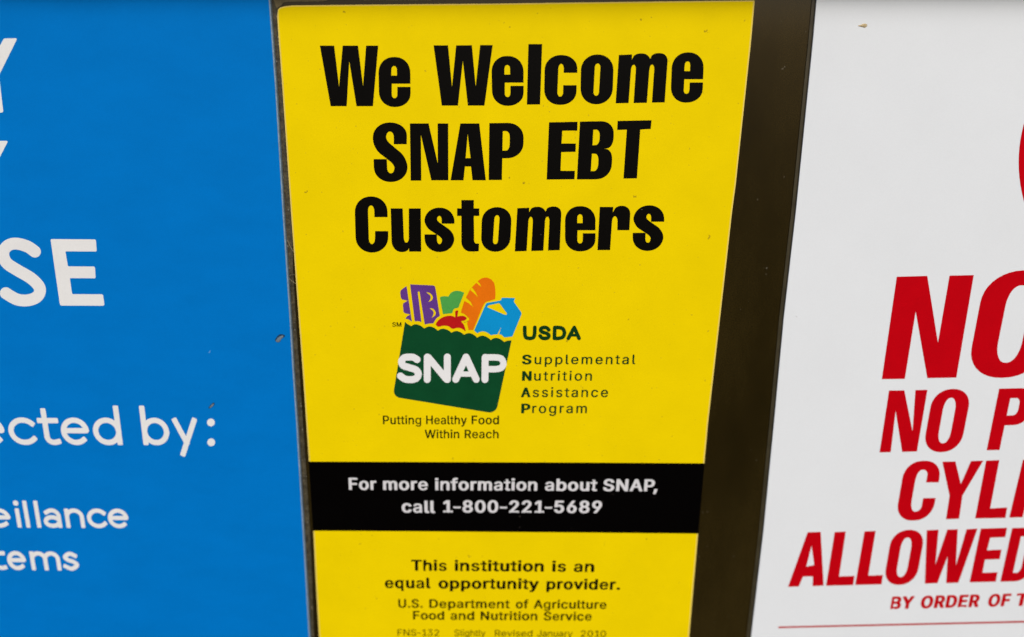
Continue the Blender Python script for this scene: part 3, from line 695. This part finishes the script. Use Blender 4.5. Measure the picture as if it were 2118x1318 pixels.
IN = 2.6
for j in range(NY + 1):
    t = (j / NY) ** 1.35
    for i in range(NX + 1):
        u = i / NX
        u = u ** 1.5 if True else u
        # iterate: y between top curve and bottom line
        x = 800.0
        for _ in range(4):
            yt = ytop(x) + 2.4
            yb = 1362 + (1355 - 1362) * u
            y = yt + (yb - yt) * t
            xl, xr = xat(YL, y) + IN, xat(YR, y) - IN
            if y < 34:
                xl = max(xl, 573.5 + IN)
            x = xl + (xr - xl) * u
        dl = max(0.0, x - xat(YL, y))
        curl = math.exp(-(dl / 11.0) ** 2) * math.exp(-((y - 20) / 45.0) ** 2)
        wav = 0.00002 * math.sin(x / 170.0 + 0.7) * math.sin(y / 230.0)
        vs.append(at(x, y, HY + wav - 0.00030 * curl))
for j in range(NY):
    for i in range(NX):
        a = j * (NX + 1) + i
        fs.append([a, a + 1, a + NX + 2, a + NX + 1])
mesh('face', vs, fs, M_YEL, yel, True, True)
H1, H2, H3 = HY + 0.00004, HY + 0.00007, HY + 0.00010

# headline letters, traced as rounded polygons
A_ = lambda X, Y: (560 + X / 3.468, Y / 3.468)
B_ = lambda X, Y: (1060 + X / 3.468, Y / 3.468)
C_ = lambda X, Y: (700 + X / 2.9417, 230 + Y / 2.9417)


def tr(f, k, pts):
    return fillet([(*f(p[0], p[1]), *[r / k for r in p[2:]]) for p in pts])


KA, KC = 3.468, 2.9417
gl_W = [(352, 328), (455, 328), (490, 622), (516, 328), (626, 328), (662, 618), (684, 328), (771, 328), (733, 762), (615, 762), (563, 440), (545, 762), (430, 762)]
gl_e = [(1002, 601), (1001, 409, 115, 112), (771, 409, 112, 115), (778, 768, 110, 110), (1003, 768, 112, 95), (1003, 624), (908, 624), (908, 705, 30, 20), (868, 705, 20, 30), (868, 601)]
ge_eye = [(865, 543), (865, 474, 30, 19), (905, 474, 19, 30), (905, 543)]


def boxmap(pts, src, dst):
    """src = (x0,y0,x1,y1); dst = four photo corners TL,TR,BR,BL"""
    (x0, y0, x1, y1), (tl, trr, br, bl) = src, dst
    out = []
    for x, y in pts:
        u, v = (x - x0) / (x1 - x0), (y - y0) / (y1 - y0)
        out.append(tuple((1 - v) * ((1 - u) * tl[c] + u * trr[c]) + v * ((1 - u) * bl[c] + u * br[c]) for c in (0, 1)))
    return out


def copy(ink, f_pts, holes, src, dst):
    o = [boxmap(fillet(p), src, dst) for p in f_pts]
    hs = [boxmap(fillet(p), src, dst) for p in holes]
    ink.add(o, hs)


k = Ink(H1)
k.add([tr(A_, KA, gl_W)])
k.add([tr(A_, KA, gl_e)], [tr(A_, KA, ge_eye)])
W2 = [(1168, 326), (1272, 326), (1300, 622), (1330, 326), (1443, 325), (1470, 620), (1502, 324), (1592, 324), (1533, 758), (1414, 758), (1378, 437), (1343, 758), (1227, 758)]
k.add([tr(A_, KA, W2)])
E2 = (A_(1582, 402), A_(1816, 402), A_(1813, 760), A_(1582, 760))
copy(k, [gl_e], [ge_eye], (771, 409, 1003, 768), E2)
k.add([tr(A_, KA, [(1848, 317), (1947, 317), (1932, 750), (1837, 751)])])
gl_c = [(465, 523), (467, 395, 100, 117), (232, 395, 117, 110), (226, 753, 110, 112), (458, 753, 112, 100), (460, 612), (364, 612), (363, 693, 35, 20), (321, 693, 20, 35), (331, 459, 35, 18), (368, 459, 18, 35), (367, 523)]
k.add([tr(B_, KA, gl_c)])
gl_o = [(493, 391, 115, 118), (728, 391, 118, 115), (716, 749, 115, 116), (486, 749, 116, 115)]
go_in = [(592, 456, 32, 20), (632, 456, 20, 32), (619, 688, 32, 19), (580, 688, 19, 32)]
k.add([tr(B_, KA, gl_o)], [tr(B_, KA, go_in)])
gl_m = [(763, 395), (858, 391), (856, 428), (880, 384, 24, 40), (978, 383, 50, 50), (987, 425, 10, 8), (1006, 382, 24, 40), (1117, 381, 60, 60), (1092, 735), (1000, 737), (1019, 464, 40, 17),
        (985, 464, 17, 40), (964, 738), (869, 740), (887, 465, 40, 17), (853, 465, 17, 40), (833, 740), (740, 742)]
k.add([tr(B_, KA, gl_m)])
copy(k, [gl_e], [ge_eye], (771, 409, 1003, 768), (B_(1146, 376), B_(1378, 376), B_(1360, 737), B_(1126, 737)))
k.build('headline', M_BLK, yel)

k = Ink(H1)
gl_S = [(976, 1035), (883, 1035), (882, 944, 40, 27), (828, 944, 27, 40), (828, 1008, 22, 40), (981, 1135, 70, 70), (982, 1306, 110, 120), (741, 1306, 120, 110), (738, 1142), (833, 1142), (836, 1244, 40, 26),
        (887, 1244, 26, 40), (887, 1182, 22, 40), (732, 1062, 70, 70), (732, 879, 110, 122), (977, 879, 122, 95)]
k.add([tr(A_, KA, gl_S)])
k.add([tr(A_, KA, [(998, 886), (1132, 886), (1198, 1172), (1197, 886), (1273, 886), (1274, 1294), (1152, 1294), (1077, 968), (1080, 1296), (1004, 1296)])])
k.add([tr(A_, KA, [(1360, 886), (1496, 886), (1543, 1294), (1447, 1294), (1436, 1195), (1393, 1195), (1383, 1294), (1290, 1294)])],
      [tr(A_, KA, [(1413, 962), (1433, 1135), (1398, 1135)])])
k.add([tr(A_, KA, [(1568, 884), (1815, 880, 120, 110), (1812, 1137, 110, 120), (1661, 1136), (1658, 1292), (1563, 1292)])],
      [tr(A_, KA, [(1665, 941), (1715, 941, 28, 45), (1713, 1081, 45, 28), (1662, 1081)])])
k.add([tr(B_, KA, [(262, 878), (467, 874), (465, 938), (357, 938), (352, 1030), (455, 1030), (453, 1090), (350, 1092), (345, 1226), (448, 1226), (445, 1287), (245, 1289)])])
k.add([tr(B_, KA, [(484, 873), (729, 868, 95, 90), (724, 1064, 80, 50), (656, 1067), (718, 1072, 50, 70), (708, 1287, 110, 110), (462, 1288)])],
      [tr(B_, KA, [(580, 931), (628, 931, 28, 45), (622, 1042, 45, 28), (574, 1042)]),
       tr(B_, KA, [(570, 1103), (619, 1103, 28, 50), (612, 1228, 50, 28), (562, 1228)])])
k.add([tr(B_, KA, [(754, 868), (998, 863), (992, 926), (917, 930), (893, 1280), (796, 1282), (820, 931), (751, 933)])])
k.build('headline', M_BLK, yel)

k = Ink(H1)
k.add([tr(C_, KC, [(299, 645), (219, 645), (217, 574, 35, 19), (179, 574, 19, 35), (186, 809, 35, 18), (222, 809, 18, 35), (223, 730), (303, 730), (303, 861, 95, 100), (107, 861, 100, 95), (97, 519, 100, 100), (298, 519, 100, 95)])])
k.add([tr(C_, KC, [(318, 592), (391, 592), (399, 800, 28, 15), (428, 800, 15, 28), (428, 592), (501, 592), (504, 855), (430, 855), (430, 835), (415, 858, 18, 30), (325, 858, 62, 70)])])
gl_s = [(706, 685), (628, 685), (628, 638, 25, 14), (600, 638, 14, 22), (600, 668, 10, 22), (705, 740, 45, 42), (706, 858, 85, 92), (525, 858, 92, 85), (524, 750), (599, 750), (600, 809, 28, 15),
        (630, 809, 15, 25), (630, 772, 12, 22), (523, 702, 45, 42), (523, 587, 85, 92), (706, 587, 92, 85)]
k.add([tr(C_, KC, gl_s)])
k.add([tr(C_, KC, [(748, 541), (824, 541), (824, 592), (857, 592), (857, 638), (824, 638), (826, 806, 22, 14), (856, 806), (853, 854, 2, 30), (748, 856, 60, 62), (748, 638), (722, 638), (722, 592), (748, 592)])])
copy(k, [gl_o], [go_in], (486, 391, 728, 749), (C_(869, 584), C_(1056, 584), C_(1053, 856), C_(866, 856)))
copy(k, [gl_m], [], (740, 381, 1117, 742), (C_(1071, 580), C_(1358, 580), C_(1366, 851), C_(1073, 854)))
copy(k, [gl_e], [ge_eye], (771, 409, 1003, 768), (C_(1379, 578), C_(1566, 578), C_(1563, 854), C_(1373, 854)))
k.add([tr(C_, KC, [(1590, 583), (1673, 583), (1670, 617), (1690, 577, 22, 30), (1779, 574, 55, 55), (1770, 725), (1697, 725), (1698, 640, 30, 16), (1667, 640, 16, 30), (1653, 846), (1576, 846)])])
copy(k, [gl_s], [], (523, 587, 706, 858), (C_(1798, 573), C_(1986, 573), C_(1975, 850), C_(1785, 852)))
k.build('headline', M_BLK, yel)

# ----- grocery bag logo
P_ = lambda X, Y: (780 + X / 6.418, 550 + Y / 6.418)
Q_ = lambda X, Y: (780 + X / 5.73, 700 + Y / 5.73)
KP, KQ = 6.418, 5.73


def bump(a, m, b, n=7):
    """scallop from a over m to b"""
    out = []
    for j in range(n):
        t = j / n
        c = (2 * m[0] - (a[0] + b[0]) / 2, 2 * m[1] - (a[1] + b[1]) / 2)
        out.append(((1 - t)**2 * a[0] + 2 * t * (1 - t) * c[0] + t * t * b[0], (1 - t)**2 * a[1] + 2 * t * (1 - t) * c[1] + t * t * b[1]))
    return out


sc = [(370, 745), (455, 800), (628, 832), (808, 860), (988, 888), (1155, 915), (1330, 955), (1510, 985), (1690, 1010), (1785, 990)]
md = {1: (530, 777), 2: (712, 806), 3: (892, 836), 4: (1066, 866), 5: (1240, 896), 6: (1412, 928), 7: (1592, 957)}
topl = [P_(370, 745), P_(400, 770)]
for i in range(1, 8):
    topl += [P_(*p) for p in bump(sc[i], md[i], sc[i + 1])]
topl += [P_(1690, 1010), P_(1730, 992), P_(1785, 990)]
low = [(*Q_(1425, 850), 70 / KQ, 70 / KQ), (*Q_(1410, 893), 60 / KQ, 40 / KQ)]
bag = fillet([(x, y) for x, y in topl] + [(*Q_(1408, 893), 95 / KQ), (*Q_(186, 692), 85 / KQ)])
k = Ink(H1)
k.add([bag])
logo = k.build('logo_bag', M_GRN, yel)
k = Ink(H2)
wq = 82 / KQ
q = lambda *p: [Q_(X, Y) for X, Y in p]
k.add(stroke(smooth(q((474, 252), (430, 226), (376, 222), (318, 232), (290, 278), (312, 324), (385, 348), (460, 374), (489, 425), (460, 476), (390, 490), (326, 480), (276, 446)), 7, False), wq))
k.add(stroke(q((595, 222), (594, 488)), wq) + stroke(q((608, 228), (822, 484)), wq) + stroke(q((832, 222), (832, 488)), wq))
k.add(stroke(q((932, 486), (1054, 222), (1174, 486)), wq) + stroke(q((990, 424), (1115, 424)), 62 / KQ))
k.add(stroke(q((1281, 226), (1278, 488)), wq) + stroke(q((1281, 226), (1400, 226)) + smooth(q((1400, 226), (1470, 240), (1497, 296), (1470, 350), (1400, 366)), 7, False) + q((1281, 366)), 75 / KQ))
k.build('logo_lettering', M_LWH, logo)
k = Ink(H2)
cut = [tr(P_, KP, [(540, 356, 8), (540, 340, 10), (563, 340, 10), (634, 790), (592, 770)]),
       [P_(*p) for p in smooth([(655, 352), (700, 362), (738, 405), (730, 450), (682, 480), (708, 440), (705, 395)], 6)],
       [P_(*p) for p in smooth([(700, 565), (745, 572), (778, 615), (770, 655), (724, 690), (748, 645), (744, 602)], 6)]]
k.add([tr(P_, KP, [(438, 247), (768, 262, 28), (833, 664), (782, 700, 20), (746, 764), (690, 764, 40), (636, 778), (600, 748, 20), (540, 730, 30), (500, 738)])], cut)
k.add([tr(P_, KP, [(391, 270), (462, 744), (425, 712, 20), (374, 700), (400, 668, 18), (442, 645), (352, 626, 30, 25), (340, 500, 30, 25), (408, 463), (318, 444, 30, 25), (303, 330, 40, 30)])])
k.build('cereal_box', M_PUR, logo)
k = Ink(H2)
k.add([tr(P_, KP, [(832, 415, 14), (880, 400, 30), (947, 408), (980, 345, 45, 60), (1075, 325, 50), (1157, 356), (1078, 556), (1012, 570, 30), (998, 628), (874, 641)])])
k.build('lettuce', M_LGR, logo)
k = Ink(H2)
k.add([tr(P_, KP, [(1118, 596), (1160, 460), (1235, 310), (1335, 205), (1390, 158, 40, 50), (1530, 152, 90, 110), (1580, 300, 120, 100), (1566, 441), (1436, 482, 25), (1405, 530), (1275, 852), (1216, 852), (1194, 764), (1226, 700, 14), (1150, 632, 30, 20), (1112, 622)])],
      [[P_(*p) for p in ((1322, 196), (1336, 206), (1365, 238), (1386, 282), (1350, 252), (1316, 226))],
       [P_(*p) for p in ((1245, 300), (1262, 288), (1305, 345), (1342, 420), (1290, 366), (1236, 322))],
       [P_(*p) for p in ((1158, 436), (1178, 418), (1240, 478), (1278, 550), (1215, 496), (1150, 462))]])
k.build('bread', M_ORG, logo)
k = Ink(H2)
k.add([[P_(*p) for p in smooth([(780, 776), (812, 725), (862, 688), (930, 665), (1000, 666), (1040, 682), (1078, 670), (1130, 664), (1172, 676), (1190, 698), (1165, 724), (1120, 738),
                               (1150, 780), (1168, 830), (1172, 866), (1120, 832), (1060, 825), (998, 836), (950, 803), (880, 795), (815, 808)], 4)],
       tr(P_, KP, [(1036, 604, 8), (1055, 590, 8), (1078, 594, 8), (1062, 690), (1040, 690)])])
k.build('apple', M_RDA, logo)
k = Ink(H2)
k.add([tr(P_, KP, [(1288, 858), (1448, 496, 16), (1480, 488, 10), (1642, 460), (1656, 423, 12), (1832, 428, 10), (1815, 476), (1922, 630, 26), (1796, 938), (1692, 950), (1640, 905, 20), (1618, 912), (1646, 812), (1600, 908), (1508, 920), (1460, 878, 40), (1390, 866, 30), (1328, 894)])],
      [tr(P_, KP, [(1458, 548, 14), (1478, 524, 12), (1622, 494, 10), (1724, 632, 12), (1718, 652, 10), (1690, 648, 10)])])
k.build('milk_jug', M_CYN, logo)

# ----- logo captions
k = Ink(H1)
text(k, 'SM', 811.6, 830.3, 676, 676, 9.2, 18)
k.build('lettering', M_TXT, yel)
k = Ink(H1)
R_ = lambda X, Y: (1060 + X / 5.49, 640 + Y / 5.49)
r = lambda *p: [R_(X, Y) for X, Y in p]
w5 = 43 / 5.49
k.add(stroke(r((139, 205), (140, 275)) + smooth(r((140, 275), (152, 318), (196, 331), (238, 318), (252, 275)), 6, False) + r((254, 205)), w5))
k.add(stroke(smooth(r((412, 234), (392, 212), (362, 206), (328, 216), (320, 240), (342, 260), (385, 272), (412, 294), (402, 322), (366, 331), (335, 324), (314, 302)), 6, False), w5))
k.add(stroke(r((480, 207), (476, 330)), w5) + stroke(r((480, 207), (520, 206)) + smooth(r((520, 206), (570, 220), (590, 268), (570, 316), (520, 330)), 6, False) + r((476, 330)), w5))
k.add(stroke(r((634, 330), (702, 206), (756, 330)), w5) + stroke(r((660, 294), (735, 294)), 34 / 5.49))
k.build('lettering', M_GRT, yel)
for big, rest, b, xs, xr in (('S', 'upplemental', 754.0, 1079.3, 1314.0), ('N', 'utrition', 788.0, 1079.5, 1224.0),
                             ('A', 'ssistance', 822.0, 1077.3, 1257.3), ('P', 'rogram', 855.2, 1077.8, 1213.6)):
    k = Ink(H1)
    text(k, big, xs, xs + 20 - (1 if big == 'P' else 0), b, b, 20.2, 42)
    x1 = {'S': 1105.5, 'N': 1104.5, 'A': 1101.5, 'P': 1100.5}[big]
    text(k, rest, x1, xr, b - 0.3, b - 0.3, 20.2, 14, 75)
    k.build('lettering', M_GRT, yel)
k = Ink(H1)
for s, a, b in (('Putting', 792.2, 871.2), ('Healthy', 881.5, 965.6), ('Food', 975.5, 1032.0)):
    text(k, s, a, b, 877.8, 877.8, 18, 18)
k.build('lettering', M_TXT, yel)
k = Ink(H1)
for s, a, b in (('Within', 878.6, 950, ), ('Reach', 961, 1031.4)):
    text(k, s, a, b, 906.8, 906.8, 17.8, 18)
k.build('lettering', M_TXT, yel)

# ----- black band with its two lines
k = Ink(H1)
k.add([[(xat(YL, 955) - 0.4, 955), (800, 955.6), (1200, 957), (xat(YR, 958.6) + 0.3, 958.6), (xat(YR, 1030) + 0.3, 1030), (xat(YR, 1104) + 0.3, 1104), (1200, 1101.6), (800, 1098.8), (xat(YL, 1098) - 0.4, 1098), (xat(YL, 1030) - 0.4, 1030)]])
band = k.build('black_band', M_BAND, yel)
k = Ink(H2)
bl = lambda x: 1013.4 + (x - 722) * (1016.6 - 1013.4) / 638
for s, a, b in (('For', 721.8, 778.9), ('more', 792.5, 884.8), ('information', 899.7, 1111), ('about', 1127, 1234.8), ('SNAP,', 1247, 1359.7)):
    text(k, s, a, b, bl(a), bl(b), 25, 30)
k.build('lettering', M_GRY, band)
k = Ink(H2)
for s, a, b in (('call', 831, 900.2), ('1-800-221-5689', 916.7, 1244.3)):
    text(k, s, a, b, 1060.3, 1061.6, 25.6, 30)
k.build('lettering', M_GRY, band)

# ----- small print
lines = [([('This', 850.7, 924), ('institution', 940.3, 1124.6), ('is', 1141.5, 1170.6), ('an', 1186.5, 1228.7)], (850, 1180.8), (1229, 1183.6), 22.8, 34, M_BLK),
         ([('equal', 796.2, 891), ('opportunity', 907, 1114.4), ('provider.', 1130, 1282.5)], (796, 1216.7), (1282, 1220.4), 22.2, 34, M_BLK),
         ([('U.S.', 824, 874.3), ('Department', 888, 1054.2), ('of', 1066.7, 1092.8), ('Agriculture', 1103.7, 1254)], (824, 1257.2), (1254, 1259.8), 18, 26, M_BRN),
         ([('Food', 854.4, 918.8), ('and', 931.9, 980.9), ('Nutrition', 994, 1111.3), ('Service', 1124.4, 1223.4)], (854, 1281.8), (1223, 1284.2), 18, 26, M_BRN),
         ([('FNS-132', 822.5, 908.5), ('Slightly', 940, 1004), ('Revised', 1023.5, 1101), ('January', 1111, 1184), ('2010', 1201, 1253)], (822, 1315.2), (1253, 1318), 13.4, 5, M_BRN)]
for ws, p, q2, cap, bo_, m in lines:
    k = Ink(H1)
    bb = lambda x: p[1] + (x - p[0]) * (q2[1] - p[1]) / (q2[0] - p[0])
    for s, a, b in ws:
        text(k, s, a, b, bb(a), bb(b), cap, bo_)
    k.build('lettering', m, yel)

# ---------------------------------------------------------------- white sign
wht = thing('white_sign', 'white board with condensed red capitals right of the dark glass strip', 'sign', (2300, 1520))
HW = 0.0014
wo = WHT_E + [(3000, 1520), (3000, -160)]
slab('clear_film', [(x - (9.5 if x < 2000 else 0), y) for x, y in wo], 0.0001, 0.0004, M_WFI, wht)
slab('edge', [(x - (0.3 if x < 2000 else 0), y) for x, y in wo], 0.00045, HW - 0.0006, M_WED, wht)
slab('panel', wo, HW - 0.00055, HW, M_WHT, wht, bevel=0.00012)
HR = HW + 0.00004
# condensed bold capitals: unit box, width 1, height 1
CAPS = {
    'C': ([[(1, .64), (.66, .64), (.66, .86, .10, .14), (.36, .86, .14, .2), (.36, .14, .2, .14), (.66, .14, .14, .10), (.66, .37), (1, .37), (1, -.015, .3, .46), (0, -.015, .46, .3), (0, 1.015, .3, .46), (1, 1.015, .46, .3)]], []),
    'O': ([[(0, -.015, .3, .48), (1, -.015, .48, .3), (1, 1.015, .3, .48), (0, 1.015, .48, .3)]], [[(.34, .13, .2, .15), (.66, .13, .15, .2), (.66, .87, .2, .15), (.34, .87, .15, .2)]]),
}
cn = lambda X, Y: (1500 + X / 2.995, 440 + Y / 2.995)
c8 = lambda X, Y: (1400 + X / 2.95, 880 + Y / 2.95)


def cap(ink, ch, x0, x1, b0, b1, h):
    po, ho = CAPS[ch]
    f = setter(x0, x1, b0, b1, h)
    ink.add([fillet(p) for p in po], [fillet(p) for p in ho], f)


k = Ink(HR)
k.add([[cn(*p) for p in ((1063, 397), (1252, 392), (1318, 806), (1390, 390), (1540, 387), (1432, 1022), (1252, 1025), (1180, 612), (1113, 1030), (970, 1032))]])
cap(k, 'O', 1990 + 8, 2152, 780.8, 776, 216)
k.build('lettering', M_RED, wht)
k = Ink(HR)
k.add([[cn(*p) for p in ((1015, 1102), (1110, 1101))] + [(1887.5, 892), (1893.5, 807), (1918.4, 806.5), (1896.6, 934), (1866, 935), (1852.5, 850), (1842.5, 935.5), (1819.3, 936)]])
cap(k, 'O', 1908, 1986, 934.2, 933, 127)
f = setter(2040.7, 2113, 931.5, 930, 127.5)
k.add([fillet([(0, 0), (.37, 0), (.37, .40), (1, .40, .4, .2), (1, 1, .2, .4), (0, 1)])], [fillet([(.37, .56), (.66, .56, .12, .1), (.66, .84, .1, .12), (.37, .84)])], f)
k.build('lettering', M_RED, wht)
k = Ink(HR)
cap(k, 'C', 1851.5, 1927, 1075.6, 1074.6, 120)
k.add([[c8(*p) for p in ((1620, 222), (1700, 220), (1733, 358), (1795, 218), (1870, 215), (1743, 428), (1722, 570), (1642, 573), (1664, 430))]])
k.add([[c8(*p) for p in ((1887, 215), (1968, 212), (1912, 507), (2016, 501), (2005, 565), (1820, 568))]])
k.add([[c8(*p) for p in ((2112, 210), (2190, 208), (2110, 561), (2028, 563))]])
k.build('lettering', M_RED, wht)
k = Ink(HR)
k.add([[c8(*p) for p in ((798, 652), (878, 650), (896, 978), (828, 981), (830, 922), (770, 923), (745, 983), (678, 986))]],
      [[c8(*p) for p in ((822, 735), (838, 852), (790, 862))]])
k.add([[c8(*p) for p in ((963, 651), (1031, 648), (990, 922), (1084, 918), (1076, 975), (910, 979))]])
k.add([[c8(*p) for p in ((1145, 647), (1213, 644), (1168, 917), (1258, 913), (1249, 970), (1088, 974))]])
cap(k, 'O', 1826.5, 1894, 1209.2, 1207.4, 110.5)
k.add([[c8(*p) for p in ((1525, 640), (1597, 637), (1578, 850), (1650, 636), (1714, 634), (1703, 855), (1768, 634), (1835, 630), (1718, 960), (1643, 963), (1652, 800), (1590, 963), (1513, 966))]])
k.add([[c8(*p) for p in ((1855, 630), (2015, 625), (2004, 682), (1912, 686), (1893, 762), (1981, 758), (1970, 816), (1880, 820), (1865, 900), (1957, 896), (1946, 954), (1786, 958))]])
f = setter(2069, 2127, 1203.5, 1202, 111)
k.add([fillet([(0, 0), (1, 0, .5, .25), (1, 1, .25, .5), (0, 1)])], [fillet([(.38, .16), (.64, .16, .14, .12), (.64, .84, .12, .14), (.38, .84)])], f)
k.build('lettering', M_RED, wht)
k = Ink(HR)
for s, a, b in (('BY', 1841, 1887.5), ('ORDER', 1902.5, 2023.5), ('OF', 2041.5, 2087), ('T', 2098, 2123)):
    yb = lambda x: 1260.6 - (x - 1841) * 0.0255
    text(k, s, a, b, yb(a), yb(b), 26.5, 50)
k.build('lettering', M_RED, wht)
k = Ink(HR)
k.add([[(1610, 1296.0), (2118, 1284.2), (2600, 1273), (2600, 1276.6), (2118, 1288.2), (1610, 1299.6)]])
k.build('ruled_line', M_RLN, wht)
k = Ink(HR)
k.add([[(2407 + 300 * math.cos(a / 60 * math.pi), 336 + 300 * math.sin(a / 60 * math.pi)) for a in range(120)]],
      [[(2407 + 244 * math.cos(a / 60 * math.pi), 336 + 244 * math.sin(a / 60 * math.pi)) for a in range(120)]])
k.build('red_ring', M_RED, wht)

# ---------------------------------------------------------------- dirt that lies on the notices
o = blob('dirt_speck', [(1774, 53.6), (1781, 51.2), (1786, 49), (1792.5, 50), (1793.5, 54), (1789, 57.5), (1783, 56)], HW + 0.00003, 0.00025, M_TAN)
tag(o, 'small tan speck of dirt near the top of the white sign', 'dirt')


def fibre(pts, r, label):
    path = smooth(pts, 6, False)
    vs, fs = [], []
    for i, p in enumerate(path):
        c = at(p[0], p[1], 0.0011 + 0.0003 * math.sin(i * 0.3))
        for a in range(5):
            t = 2 * math.pi * a / 5
            vs.append(c + Vector((math.cos(t) * r, math.sin(t) * r * 0.6, math.sin(t) * r * 0.4)))
    for i in range(len(path) - 1):
        for a in range(5):
            fs.append([i * 5 + a, i * 5 + (a + 1) % 5, (i + 1) * 5 + (a + 1) % 5, (i + 1) * 5 + a])
    o = mesh('fibre', vs, fs, M_FIB, None, False, True)
    tag(o, label, 'fibre', 'pale fibres caught in the gap')


fibre([(595, 498), (598, 505), (602, 513), (606, 519), (611, 522)], 0.00006, 'upper pale hair fibre caught beside the blue sign edge')
fibre([(612, 568), (601, 569), (597, 572), (600, 578), (607, 584), (614, 588)], 0.00006, 'lower looped pale fibre caught between blue sign and yellow notice')
